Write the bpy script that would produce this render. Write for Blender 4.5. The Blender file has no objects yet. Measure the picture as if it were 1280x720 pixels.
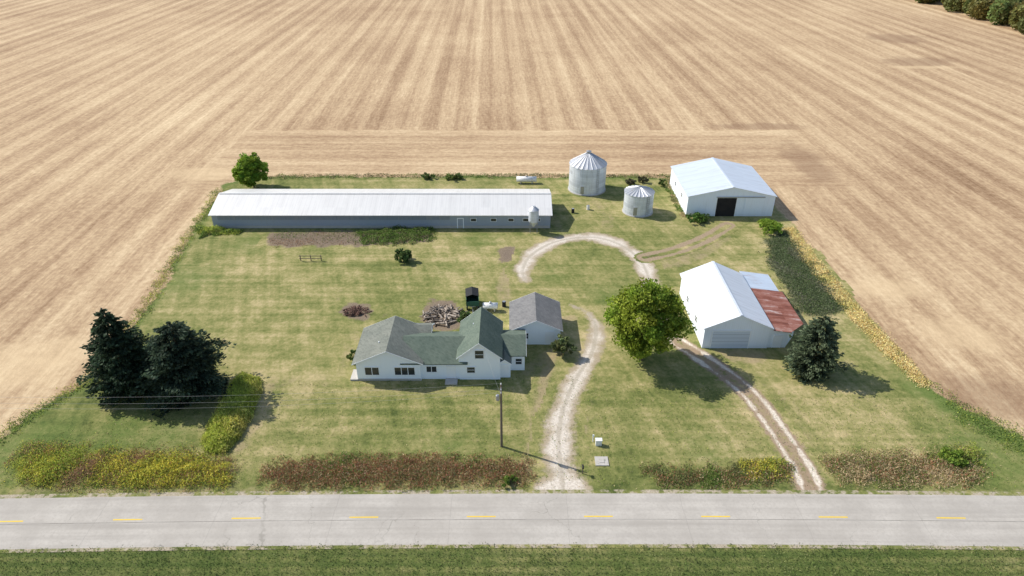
import bpy, math, numpy as np
from mathutils import Vector
rng=np.random.default_rng(7)
scn=bpy.context.scene
# ------------------------------------------------ survey: camera model used to measure ground positions
Fp=853.3; H=56.7; PITCH=math.atan(506/853.3)
sp,cp=math.sin(PITCH),math.cos(PITCH)
def G(px,py):
    v=py-360; t=H/(Fp*sp+v*cp)
    return ((px-640)*t, t*(Fp*cp-v*sp))
def GP(l): return [G(*p) for p in l]
# ------------------------------------------------ node helpers
class NT:
    def __init__(s,mat): s.nt=mat.node_tree; s.n=s.nt.nodes; s.l=s.nt.links
    def put(s,sock,val):
        if val is None: return
        if isinstance(val,bpy.types.NodeSocket): s.l.new(val,sock)
        elif isinstance(val,(tuple,list)):
            v=tuple(val)
            if len(v)==3 and sock.type=='RGBA': v=v+(1,)
            sock.default_value=v
        else: sock.default_value=val
    def math(s,op,a,b=None,c=None,clamp=False):
        n=s.n.new('ShaderNodeMath'); n.operation=op; n.use_clamp=clamp
        s.put(n.inputs[0],a); s.put(n.inputs[1],b); s.put(n.inputs[2],c); return n.outputs[0]
    def mix(s,f,a,b,mode='MIX'):
        n=s.n.new('ShaderNodeMix'); n.data_type='RGBA'; n.blend_type=mode
        s.put(n.inputs[0],f); s.put(n.inputs[6],a); s.put(n.inputs[7],b); return n.outputs[2]
    def noise(s,vec,scale=1,detail=3,rough=.55):
        n=s.n.new('ShaderNodeTexNoise'); s.put(n.inputs['Vector'],vec)
        n.inputs['Scale'].default_value=scale; n.inputs['Detail'].default_value=detail; n.inputs['Roughness'].default_value=rough
        return n.outputs['Fac']
    def comb(s,x,y,z=0):
        n=s.n.new('ShaderNodeCombineXYZ'); s.put(n.inputs[0],x); s.put(n.inputs[1],y); s.put(n.inputs[2],z); return n.outputs[0]
    def pos(s,obj=False):
        if obj:
            v=s.n.new('ShaderNodeTexCoord').outputs['Object']
        else: v=s.n.new('ShaderNodeNewGeometry').outputs['Position']
        x=s.n.new('ShaderNodeSeparateXYZ'); s.l.new(v,x.inputs[0]); return v,x.outputs[0],x.outputs[1],x.outputs[2]
    def step(s,v,a,b,lo=0,hi=1):
        n=s.n.new('ShaderNodeMapRange'); n.interpolation_type='SMOOTHSTEP'
        s.put(n.inputs[0],v); 
        for i,q in enumerate((a,b,lo,hi)): n.inputs[i+1].default_value=q
        return n.outputs[0]
    def attr(s,name):
        n=s.n.new('ShaderNodeAttribute'); n.attribute_name=name; return n
    def amp(s,v,k): return s.math('MULTIPLY',s.math('SUBTRACT',v,.5),k)
    def sum(s,*a):
        r=a[0]
        for q in a[1:]: r=s.math('ADD',r,q)
        return r
    def bump(s,h,strength=.3,dist=.1):
        n=s.n.new('ShaderNodeBump'); s.put(n.inputs['Height'],h); n.inputs['Strength'].default_value=strength; n.inputs['Distance'].default_value=dist
        return n.outputs[0]
def newmat(name,rough=.8,metal=0,spec=.3):
    m=bpy.data.materials.new(name); m.use_nodes=True
    t=NT(m); b=m.node_tree.nodes['Principled BSDF']; b.inputs['Roughness'].default_value=rough
    b.inputs['Metallic'].default_value=metal; b.inputs['Specular IOR Level'].default_value=spec
    return m,t,b
# ------------------------------------------------ ground colour functions
def spot(t,x,y,cx,cy,rx,ry,nz):
    dx=t.math('DIVIDE',t.math('SUBTRACT',x,cx),rx); dy=t.math('DIVIDE',t.math('SUBTRACT',y,cy),ry)
    d=t.math('SQRT',t.math('ADD',t.math('MULTIPLY',dx,dx),t.math('MULTIPLY',dy,dy)))
    d=t.math('ADD',d,t.math('MULTIPLY',t.math('SUBTRACT',nz,.5),1.9))
    return t.step(d,1.25,.45)
def field_color(t):
    v,x,y,z=t.pos()
    x2=t.math('ADD',x,t.math('MULTIPLY',y,.026))
    n_w=t.noise(v,.04,2)
    xw=t.math('ADD',x2,t.math('MULTIPLY',n_w,.8))
    yw=t.math('ADD',y,t.math('MULTIPLY',n_w,.8))
    grain=t.noise(v,.9,6,.8)
    def rows(a,b,sd,k=1):
        md=t.noise(t.comb(t.math('MULTIPLY',a,.05),t.math('MULTIPLY',b,.012),sd),1,2)
        pas=t.math('SINE',t.math('MULTIPLY',a,2*math.pi/7.6))
        pas=t.math('MULTIPLY',pas,t.step(md,.25,.7,.02*k,.12*k))
        p2=t.math('MULTIPLY',t.math('SINE',t.math('MULTIPLY',a,2*math.pi/3.05)),t.step(md,.7,.3,.01,.05))
        broad=t.amp(t.noise(t.comb(t.math('MULTIPLY',a,.09),t.math('MULTIPLY',b,.003),sd+2),1,1.5,.5),.42)
        mid=t.amp(t.noise(t.comb(t.math('MULTIPLY',a,.9),t.math('MULTIPLY',b,.018),sd+7),1,2,.6),.36*k)
        fine=t.amp(t.noise(t.comb(t.math('MULTIPLY',a,1.9),t.math('MULTIPLY',b,.22),sd+3),1,4,.7),.7)
        return t.sum(pas,p2,broad,mid,fine)
    rv=rows(xw,y,0); rh=rows(yw,x,31,.7)
    nb=t.noise(v,.12,4)
    nbo=t.math('MULTIPLY',t.math('SUBTRACT',nb,.5),5)
    yy=t.math('ADD',y,nbo); xx=t.math('ADD',x,nbo)
    head=t.math('MULTIPLY',t.step(yy,177.6,179,1,0),t.step(yy,136,140))
    head=t.math('MULTIPLY',head,t.math('MULTIPLY',t.step(xx,-72,-68),t.step(xx,70,78,1,0)))
    r=t.math('ADD',t.math('MULTIPLY',rv,t.math('SUBTRACT',1,head)),t.math('MULTIPLY',rh,head))
    r=t.math('ADD',r,.52)
    edge=t.math('MULTIPLY',head,t.math('MULTIPLY',t.step(yy,172,176.5,0,1),.10)); r=t.math('ADD',r,edge)
    big=t.noise(v,.012,3); big2=t.noise(v,.045,3,.6)
    r=t.math('ADD',r,t.amp(big,.45)); r=t.math('ADD',r,t.amp(big2,.35))
    r=t.math('ADD',r,t.amp(grain,1.0))
    ramp=t.n.new('ShaderNodeValToRGB'); t.l.new(r,ramp.inputs[0])
    e=ramp.color_ramp.elements
    e[0].position=.05; e[0].color=(.21,.125,.068,1)
    e[1].position=1; e[1].color=(.78,.62,.39,1)
    a=e.new(.36); a.color=(.385,.258,.152,1)
    a=e.new(.60); a.color=(.54,.39,.235,1)
    c=ramp.outputs[0]
    nz=t.noise(v,.09,5,.65)
    for (px,py,rx,ry) in ((1010,205,5,16),(1120,48,14,12),(1150,78,12,10),(1245,500,7,7),(960,158,14,3)):
        gx,gy=G(px,py); c=t.mix(t.math('MULTIPLY',spot(t,x,y,gx,gy,rx,ry,nz),.5),c,(.25,.155,.095))
    for (px,py,rx,ry) in ((262,218,9,5),(60,440,14,3.5),(1100,360,8,3.5),(1200,420,6,5),(1160,84,14,2.5),(15,470,10,4)):
        gx,gy=G(px,py); c=t.mix(t.math('MULTIPLY',spot(t,x,y,gx,gy,rx,ry,nz),.45),c,(.70,.53,.32))
    return c,grain
def lawn_color(t):
    v,x,y,z=t.pos()
    a=t.noise(v,.035,4,.6); b=t.noise(v,.25,5,.7); c=t.noise(v,1.7,6,.8)
    st=t.noise(t.comb(t.math('MULTIPLY',x,.02),t.math('MULTIPLY',y,.75)),1,1)
    st2=t.noise(t.comb(t.math('MULTIPLY',t.math('ADD',x,t.math('MULTIPLY',y,.3)),.8),t.math('MULTIPLY',y,.04)),1,2)
    r=t.sum(t.amp(a,1.4),t.amp(b,1.15),t.amp(st,.55),t.amp(st2,.5),t.amp(c,1.2))
    r=t.math('ADD',r,.57)
    r=t.math('SUBTRACT',r,t.math('MULTIPLY',t.step(y,58,53),.10))
    r=t.math('SUBTRACT',r,t.math('MULTIPLY',t.step(x,-25,-55),.08))
    ramp=t.n.new('ShaderNodeValToRGB'); t.l.new(r,ramp.inputs[0]); e=ramp.color_ramp.elements
    e[0].position=.05; e[0].color=(.075,.10,.028,1)
    e[1].position=1; e[1].color=(.52,.415,.22,1)
    q=e.new(.38); q.color=(.175,.192,.058,1)
    q=e.new(.65); q.color=(.30,.275,.108,1)
    return ramp.outputs[0],c
m_field,t,b=newmat('stubble_field',.95,0,.1); c,g=field_color(t); t.put(b.inputs['Base Color'],c); t.put(b.inputs['Normal'],t.bump(g,.7,.18))
def lawn_mat(name,l1,l2):
    m_,t,b=newmat(name,.95,0,.1)
    fc,g=field_color(t); lc,g2=lawn_color(t); v,x,y,z=t.pos()
    nz=t.noise(v,.55,5,.7); mk=t.math('ADD',t.attr('m').outputs['Fac'],t.math('MULTIPLY',t.math('SUBTRACT',nz,.5),1.3))
    mk=t.step(mk,.38,.62)
    lush=t.attr('g').outputs['Fac']
    lush=t.step(t.math('ADD',lush,t.math('MULTIPLY',t.math('SUBTRACT',nz,.5),.8)),.3,.9)
    lc=t.mix(t.math('MULTIPLY',lush,.75),lc,t.mix(g2,l1,l2))
    worn=t.attr('w').outputs['Fac']
    worn=t.step(t.math('ADD',worn,t.math('MULTIPLY',t.math('SUBTRACT',nz,.5),1.1)),.35,.85)
    lc=t.mix(t.math('MULTIPLY',worn,.85),lc,t.mix(g2,(.26,.19,.10),(.50,.40,.25)))
    t.put(b.inputs['Base Color'],t.mix(mk,fc,lc)); t.put(b.inputs['Normal'],t.bump(g2,.7,.15)); return m_
m_lawn=lawn_mat('lawn_grass',(.06,.115,.025),(.16,.225,.055)); m_verge=lawn_mat('verge_turf',(.035,.065,.015),(.12,.165,.045))
def gravel_mat(name,c1,c2,dirt=.3,tracks=0.,soft=1.0,lo=.34,hi=.66,e0=1.25,e1=.6,ec=(.27,.20,.12),ec2=(.40,.32,.2)):
    m,t,b=newmat(name,.95,0,.1); lc,g2=lawn_color(t); v,x,y,z=t.pos()
    nz=t.noise(v,.8,5,.75); at=t.attr('m').outputs['Fac']; mk=t.math('ADD',at,t.math('MULTIPLY',t.math('SUBTRACT',nz,.5),1.3*soft)); mk=t.step(mk,lo,hi)
    fine=t.noise(v,4,5,.8); med=t.noise(v,.45,5,.65)
    gc=t.mix(t.step(fine,.3,.7),c1,c2)
    ew=t.math('ADD',at,t.math('MULTIPLY',t.math('SUBTRACT',med,.5),1.6))
    gc=t.mix(t.step(ew,e0,e1,0,dirt),gc,t.mix(g2,ec,ec2))
    if tracks:
        dd=t.math('ADD',t.attr('d').outputs['Fac'],t.amp(med,.5)); cm=t.math('MULTIPLY',t.step(dd,.45,.1),tracks)
        gc=t.mix(cm,gc,(.36,.31,.23))
    t.put(b.inputs['Base Color'],t.mix(mk,lc,gc)); t.put(b.inputs['Normal'],t.bump(fine,.6,.06)); return m
m_gravel=gravel_mat('white_gravel',(.50,.43,.35),(.78,.71,.61),.8,.6,soft=1.25,lo=.28,hi=.72,e0=1.25,e1=.55)
m_track=gravel_mat('rutted_gravel',(.50,.41,.31),(.84,.76,.64),.9,0,soft=.9,lo=.22,hi=.55,e0=1.05,e1=.55,ec=(.22,.14,.085),ec2=(.38,.28,.18))
m_dirt=gravel_mat('bare_dirt',(.25,.18,.115),(.44,.34,.23),.3,lo=.25,hi=.75)
m_soil=gravel_mat('garden_soil',(.14,.105,.075),(.27,.21,.155),.2)
m_weedsoil=gravel_mat('weedy_soil',(.06,.085,.035),(.14,.16,.08),.2,soft=1.5)
# ------------------------------------------------ mesh helpers
def link(o): scn.collection.objects.link(o); return o
def mesh_obj(name,verts,faces,mats,loc=(0,0,0),parent=None,smooth=False,kind=None,rot=0):
    me=bpy.data.meshes.new(name); me.from_pydata([tuple(map(float,v)) for v in verts],[],[tuple(map(int,f)) for f in faces])
    if not isinstance(mats,(list,tuple)): mats=[mats]
    for m in mats: me.materials.append(m)
    me.validate(); me.update()
    if smooth: me.polygons.foreach_set('use_smooth',[True]*len(me.polygons))
    o=link(bpy.data.objects.new(name,me)); o.location=loc; o.rotation_euler=(0,0,rot)
    if parent: o.parent=parent
    if kind: o['kind']=kind
    return o
def thing(name,loc,label,cat,rot=0,group=None):
    e=link(bpy.data.objects.new(name,None)); e.empty_display_size=.5; e.location=loc; e.rotation_euler=(0,0,rot)
    e['label']=label; e['category']=cat
    if group: e['group']=group
    return e
def tag(o,label,cat,group=None):
    o['label']=label; o['category']=cat
    if group: o['group']=group
    return o
class MB:
    def __init__(s): s.v=[]; s.f=[]
    def add(s,v,f):
        k=len(s.v); s.v+=list(v); s.f+=[tuple(i+k for i in q) for q in f]; return s
    def box(s,c,d):
        x,y,z=c; a,b,h=d[0]/2,d[1]/2,d[2]/2
        v=[(x+i*a,y+j*b,z+k*h) for i in(-1,1) for j in(-1,1) for k in(-1,1)]
        return s.add(v,[(0,1,3,2),(4,6,7,5),(0,4,5,1),(2,3,7,6),(0,2,6,4),(1,5,7,3)])
    def tube(s,pts,rad,n=8,cap=True):
        pts=[Vector(p) for p in pts]
        if not isinstance(rad,(list,tuple)): rad=[rad]*len(pts)
        vs=[];fs=[]
        for i,p in enumerate(pts):
            d=(pts[min(i+1,len(pts)-1)]-pts[max(i-1,0)]).normalized()
            up=Vector((0,0,1)) if abs(d.z)<.9 else Vector((1,0,0))
            u=d.cross(up).normalized(); w=d.cross(u).normalized()
            for k in range(n):
                a=2*math.pi*k/n; vs.append(tuple(p+(u*math.cos(a)+w*math.sin(a))*rad[i]))
        for i in range(len(pts)-1):
            for k in range(n): fs.append((i*n+k,i*n+(k+1)%n,(i+1)*n+(k+1)%n,(i+1)*n+k))
        if cap: fs.append(tuple(range(n))); fs.append(tuple((len(pts)-1)*n+k for k in reversed(range(n))))
        return s.add(vs,fs)
    def lathe(s,prof,n=32,c=(0,0,0)):
        vs=[];fs=[]
        for r,z in prof:
            for k in range(n):
                a=2*math.pi*k/n; vs.append((c[0]+r*math.cos(a),c[1]+r*math.sin(a),c[2]+z))
        for i in range(len(prof)-1):
            for k in range(n): fs.append((i*n+k,i*n+(k+1)%n,(i+1)*n+(k+1)%n,(i+1)*n+k))
        fs.append(tuple(reversed(range(n)))); fs.append(tuple((len(prof)-1)*n+k for k in range(n)))
        return s.add(vs,fs)
    def obj(s,name,mat,**k): return mesh_obj(name,s.v,s.f,mat,**k)
def sdf_poly(poly,X,Y):
    ins=np.zeros(X.shape,bool); d=np.full(X.shape,1e9); n=len(poly)
    for i in range(n):
        x1,y1=poly[i]; x2,y2=poly[(i+1)%n]
        if y1!=y2:
            c=((y1>Y)!=(y2>Y)) & (X<(x2-x1)*(Y-y1)/(y2-y1)+x1); ins^=c
        L=(x2-x1)**2+(y2-y1)**2+1e-9; tt=np.clip(((X-x1)*(x2-x1)+(Y-y1)*(y2-y1))/L,0,1)
        d=np.minimum(d,np.hypot(X-x1-tt*(x2-x1),Y-y1-tt*(y2-y1)))
    return np.where(ins,d,-d)
def dist_line(pl,X,Y):
    best=np.full(X.shape,-1e9); dd=np.full(X.shape,1e9)
    for i in range(len(pl)-1):
        x1,y1,w1=pl[i]; x2,y2,w2=pl[i+1]
        L=(x2-x1)**2+(y2-y1)**2+1e-9; tt=np.clip(((X-x1)*(x2-x1)+(Y-y1)*(y2-y1))/L,0,1)
        d=np.hypot(X-x1-tt*(x2-x1),Y-y1-tt*(y2-y1)); w=w1+(w2-w1)*tt
        best=np.maximum(best,w/2-d); dd=np.minimum(dd,d)
    return best,dd
def smooth_line(pl,k=6):
    P=np.array(pl,float); out=[]
    for i in range(len(P)-1):
        p0=P[max(i-1,0)];p1=P[i];p2=P[i+1];p3=P[min(i+2,len(P)-1)]
        for j in range(k):
            u=j/k; out.append(.5*((2*p1)+(-p0+p2)*u+(2*p0-5*p1+4*p2-p3)*u*u+(-p0+3*p1-3*p2+p3)*u**3))
    out.append(P[-1]); return [tuple(q) for q in out]
def grid_sheet(name,xs,ys,z,mat,attrs,keep=None,kind='structure'):
    nx,ny=len(xs),len(ys); X,Y=np.meshgrid(xs,ys,indexing='ij')
    idx=np.arange(nx*ny).reshape(nx,ny)
    F=np.stack([idx[:-1,:-1],idx[1:,:-1],idx[1:,1:],idx[:-1,1:]],-1).reshape(-1,4)
    V=np.stack([X,Y,np.full(X.shape,z)],-1).reshape(-1,3)
    if keep is not None:
        kf=keep.reshape(-1)[F].any(1); F=F[kf]; used=np.unique(F); mp=np.full(nx*ny,-1); mp[used]=np.arange(len(used)); F=mp[F]; V=V[used]
    else: used=np.arange(nx*ny)
    me=bpy.data.meshes.new(name); me.vertices.add(len(V)); me.vertices.foreach_set('co',V.astype(np.float32).ravel())
    me.loops.add(F.size); me.loops.foreach_set('vertex_index',F.astype(np.int32).ravel())
    me.polygons.add(len(F)); me.polygons.foreach_set('loop_start',np.arange(0,F.size,4,dtype=np.int32)); me.polygons.foreach_set('loop_total',np.full(len(F),4,np.int32))
    me.update(calc_edges=True)
    for k,a in attrs.items():
        at=me.attributes.new(k,'FLOAT','POINT'); at.data.foreach_set('value',a.reshape(-1)[used].astype(np.float32))
    me.materials.append(mat); o=link(bpy.data.objects.new(name,me)); o['kind']=kind; return o
def sn(x,y,s,seed=0):
    r=np.random.default_rng(seed); o=0
    for i in range(6):
        a=r.uniform(0,2*math.pi); f=s*r.uniform(.6,1.8); o=o+np.sin((x*math.cos(a)+y*math.sin(a))*f+r.uniform(0,6.28))
    return .5+o/12*1.6
# ------------------------------------------------ ground sheets
mesh_obj('ground',[(-3000,-600,0),(3000,-600,0),(3000,4000,0),(-3000,4000,0)],[(0,1,2,3)],m_field,kind='structure')
lawn_poly=[(-900,59.5),(-110,59.5)]+GP([(0,546),(60,508),(105,480),(150,430),(190,378),(235,298),(262,262),(278,232),(300,224),(345,221),(600,220),(840,222),(960,250),(990,280),(1010,310),(1065,378),(1155,478),(1200,508),(1280,548)])+[(110,58.5),(900,58.5),(900,46),(-900,46)]
xs=np.concatenate([np.arange(-900,-100,25),np.arange(-100,105,.7),np.arange(105,900,25)]); ys=np.arange(50.4,152,.7)
X,Y=np.meshgrid(xs,ys,indexing='ij')
sd=sdf_poly(lawn_poly,X,Y)+(sn(X,Y,.35,5)-.5)*1.6; m=np.clip(.5+sd/2.6,0,1)
g=np.zeros_like(X)
edge=[(-200,59.5)]+GP([(0,546),(60,508),(105,480),(150,430),(190,378),(235,298),(262,262),(278,232),(300,224),(345,221),(600,221),(840,223)])
b_,dE=dist_line([(a,b,2.0) for a,b in edge],X,Y); g=np.maximum(g,np.clip(.9-dE/3.0,0,1))
redge=GP([(1160,482),(1200,508),(1280,548)])+[(110,58.5),(200,58.5)]
b_,dE=dist_line([(a,b,2.0) for a,b in redge],X,Y); g=np.maximum(g,np.clip(1.1-dE/6.0,0,1))
for (px,py,rr,kk) in ((40,560,9,.7),(150,540,6,.7),(210,540,5,.7),(760,370,6,.6),(600,300,7,.6),(320,300,9,.65),(880,395,4,.6),(230,350,9,.65),(690,345,5,.55),(1240,570,10,.7),(560,560,5,.55),(880,560,6,.55),(560,335,7,.5)):
    cx,cy=G(px,py); g=np.maximum(g,kk*np.exp(-((X-cx)**2+(Y-cy)**2)/(rr*rr)))
w=np.zeros_like(X)
def worn_line(pts,wd,k):
    global w
    pl=smooth_line([(*G(a,b),wd) for a,b in pts]); q,_=dist_line(pl,X,Y); w=np.maximum(w,k*np.clip(.5+q/1.6,0,1))
worn_line([(335,480),(325,520),(300,560)],2.5,.6); worn_line([(690,440),(675,500),(668,560),(668,600)],2.2,.75); worn_line([(640,330),(630,350),(632,375)],3,.65)
worn_line([(728,560),(730,520),(740,480),(755,450)],1.6,.8)
worn_line([(20,614),(400,611),(660,608)],1.0,.75); worn_line([(750,606),(980,612)],1.0,.5); worn_line([(1050,612),(1280,613)],1.0,.6)
worn_line([(700,300),(690,270),(660,288)],3,.5); worn_line([(450,485),(560,490),(640,486)],1.5,.55); worn_line([(750,300),(760,270),(740,250)],3.5,.5)
worn_line([(870,440),(900,445),(945,445)],4,.7); worn_line([(300,480),(420,470),(440,420)],4,.45); worn_line([(820,330),(860,322),(900,296)],5,.6)
worn_line([(650,470),(676,450),(700,440)],3,.55); worn_line([(500,430),(470,400),(430,370)],5,.42); worn_line([(930,470),(980,500),(1020,560)],3,.45); worn_line([(700,400),(730,395)],2.5,.7)
grid_sheet('lawn',xs,ys,.006,m_lawn,{'m':m,'g':g,'w':w})
xs2=np.concatenate([np.arange(-900,-80,25),np.arange(-80,81,1.),np.arange(85,900,25)]); ys2=np.arange(33,47,.35); X2,Y2=np.meshgrid(xs2,ys2,indexing='ij')
grid_sheet('grass_verge',xs2,ys2,.006,m_verge,{'m':np.clip(.5+(Y2-37)/2,0,1),'g':.72+.22*np.sin(Y2*2*math.pi/1.1),'w':np.clip(.7-(45.4-Y2)*1.2,0,1)*.8})
def path(name,pts,z,mat,two=False,res=.4,k=1.0,base=.18):
    pl=smooth_line([(*G(a,b),w_*k) for a,b,w_ in pts])
    P=np.array(pl); x0,x1=P[:,0].min()-5,P[:,0].max()+5; y0,y1=max(P[:,1].min()-5,50.5),P[:,1].max()+5
    xs=np.arange(x0,x1,res); ys=np.arange(y0,y1,res); X,Y=np.meshgrid(xs,ys,indexing='ij')
    q,d=dist_line(pl,X,Y)
    if two:
        q0=q; rut=.42-np.abs(d-.95)+(sn(X,Y,.6,9)-.5)*.35; m=np.clip(.55+rut/.8,0,1.3)*(q0>-.8); m=np.maximum(m,np.clip(base+q0/4.0,0,base+.16))
        fl=np.clip((51.2+2.2-Y)/1.6,0,1); m=np.maximum(m,fl*np.clip(.5+q0/1.6,0,1.2)); keep=m>.02
    else:
        q=q+(sn(X,Y,.7,8)-.5)*.8; m=.5+q/2.0; keep=m>-.2
    return grid_sheet(name,xs,ys,z,mat,{'m':np.clip(m,0,1.3),'d':d},keep=keep)
path('driveway',[(703,618,8.0),(703,606,5.2),(701,585,4.6),(698,560,4.4),(700,530,4.0),(708,500,3.5),(722,470,3.1),(737,447,2.9),(744,425,2.6),(744,405,2.1),(734,391,1.4),(716,382,.7)],.012,m_gravel,k=.84)
path('gravel_loop',[(657,350,1.2),(653,338,2.8),(663,320,3.2),(687,305,3.4),(715,298,3.5),(745,297,3.8),(773,305,4.0),(795,320,3.7),(807,337,3.3),(813,355,2.8),(820,380,2.6),(835,412,2.5),(850,430,2.5)],.018,m_gravel,k=.96)
path('farm_track',[(845,426,2.8),(870,442,2.9),(905,466,3.0),(938,494,3.0),(965,528,3.1),(990,565,3.2),(1008,595,3.4),(1016,618,4.4)],.024,m_track,two=True,res=.25,base=.30)
path('dirt_path',[(806,322,2.4),(835,316,2.8),(865,306,3.0),(892,293,3.2),(910,282,3.6)],.030,m_dirt,two=True,res=.25,base=.12)
def patch(name,pts,z,mat,res=.5):
    poly=GP(pts); P=np.array(poly); xs=np.arange(P[:,0].min()-3,P[:,0].max()+3,res); ys=np.arange(P[:,1].min()-3,P[:,1].max()+3,res)
    X,Y=np.meshgrid(xs,ys,indexing='ij'); m=.5+(sdf_poly(poly,X,Y)+(sn(X,Y,.8,4)-.5)*1.2)/2.4
    return grid_sheet(name,xs,ys,z,mat,{'m':np.clip(m,0,1.2),'d':m*0},keep=m>-.2)
patch('garden_soil',[(338,291),(540,287),(542,301),(452,307),(336,309)],.012,m_soil)
patch('bare_soil',[(622,311),(642,309),(645,326),(624,329)],.012,m_soil)
WP=[(958,300),(984,289),(1004,310),(1044,356),(1064,386),(1030,398),(996,390),(978,352),(960,328)]
patch('weedy_soil',WP,.036,m_weedsoil)
# ------------------------------------------------ road
def rc(x):
    a=min(abs(x),70); return 48.85-.00017*a*a-.00017*140*(abs(x)-a)+.0035*max(-70,min(70,x))
m_road,t,b=newmat('old_concrete',.85,0,.25); v,x,y,z=t.pos(True)
n1=t.noise(v,.25,5,.6); n2=t.noise(v,3,6,.8)
lw=t.noise(t.comb(t.math('MULTIPLY',x,.03),t.math('MULTIPLY',y,1.1)),1,3)
c=t.mix(t.step(n1,.3,.7),(.43,.395,.345),(.53,.49,.43)); c=t.mix(t.math('MULTIPLY',t.step(n2,.4,.75),.6),c,(.35,.315,.27))
c=t.mix(t.math('MULTIPLY',t.step(lw,.48,.7),.5),c,(.33,.30,.26))
yr=t.math('ADD',y,t.math('MULTIPLY',t.math('MULTIPLY',x,x),.00017))
for yc in (46.6,48.0,50.0,51.2):
    c=t.mix(t.step(t.math('ABSOLUTE',t.math('SUBTRACT',yr,yc)),.45,.1,0,.22),c,(.33,.30,.265))
jx=t.math('ABSOLUTE',t.math('SUBTRACT',t.math('FRACT',t.math('DIVIDE',t.math('ADD',x,t.math('MULTIPLY',n1,.6)),12.2)),.5))
c=t.mix(t.step(jx,.0045,.002,0,.22),c,(.2,.18,.16))
pt=t.noise(t.comb(t.math('FLOOR',t.math('DIVIDE',x,12.2)),t.math('FLOOR',t.math('DIVIDE',t.math('SUBTRACT',y,48.6),3.5))),2.7,0)
c=t.mix(t.step(pt,.4,.7,0,.2),c,(.40,.36,.31))
vn=t.n.new('ShaderNodeTexVoronoi'); vn.feature='DISTANCE_TO_EDGE'; vn.inputs['Scale'].default_value=.13
wv=t.n.new('ShaderNodeVectorMath'); wv.operation='ADD'; t.l.new(v,wv.inputs[0]); t.l.new(t.comb(t.math('MULTIPLY',t.noise(v,.8,4),2.5),t.math('MULTIPLY',t.noise(v,.7,4),2.)),wv.inputs[1]); t.l.new(wv.outputs[0],vn.inputs['Vector'])
c=t.mix(t.math('MULTIPLY',t.step(vn.outputs[0],.006,.001),t.step(t.noise(v,.06,2),.45,.6,0,.4)),c,(.16,.15,.12))
t.put(b.inputs['Base Color'],c); t.put(b.inputs['Normal'],t.bump(n2,.2,.03))
XS=[-900]+list(range(-300,301,5))+[900]
def strip(name,y0,y1,z,mat,kind='structure',thick=0):
    vs=[];fs=[]
    for i,xx in enumerate(XS):
        vs+=[(xx,rc(xx)+y0,z),(xx,rc(xx)+y1,z)]
        if i: k=2*i; fs.append((k-2,k,k+1,k-1))
    return mesh_obj(name,vs,fs,mat,kind=kind)
strip('road',-3.38,3.2,.045,m_road)
m_shoulder,t,b=newmat('shoulder_dust',.95,0,.1); v,x,y,z=t.pos(); n=t.noise(v,.9,5,.7); n3=t.noise(v,5,4,.7)
lc,_=lawn_color(t); yo=t.noise(t.comb(t.math('MULTIPLY',x,.15),0,0),1,3)
c=t.mix(t.step(n3,.3,.7),(.32,.27,.19),(.50,.43,.33)); c=t.mix(t.step(t.math('ADD',n,t.math('MULTIPLY',t.math('SUBTRACT',yo,.5),.6)),.42,.56),c,lc); t.put(b.inputs['Base Color'],c)
strip('road_shoulder',3.0,3.75,.040,m_shoulder); strip('road_shoulder',-3.8,-3.2,.040,m_shoulder)
m_yel,t,b=newmat('yellow_road_paint',.7); v,x,y,z=t.pos(True); n=t.noise(v,4,4,.7)
t.put(b.inputs['Base Color'],t.mix(t.step(n,.45,.75,0,.6),(.78,.54,.05),(.5,.42,.22)))
m_joint,t,b=newmat('tar_joint',.8); v,x,y,z=t.pos(True); t.put(b.inputs['Base Color'],t.mix(t.step(t.noise(v,.5,4),.35,.6),(.32,.30,.27),(.15,.14,.12)))
strip('road_joint',-.30,-.25,.049,m_joint)
mb=MB()
for k in range(-20,21):
    cx=-3.2+12.19*k
    if abs(cx)>250: continue
    a,bb=cx-1.5,cx+1.5
    mb.add([(a,rc(a)+.02,.050),(bb,rc(bb)+.02,.050),(bb,rc(bb)+.18,.050),(a,rc(a)+.18,.050)],[(0,1,2,3)])
mb.obj('road_marking',m_yel,kind='structure')
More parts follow.
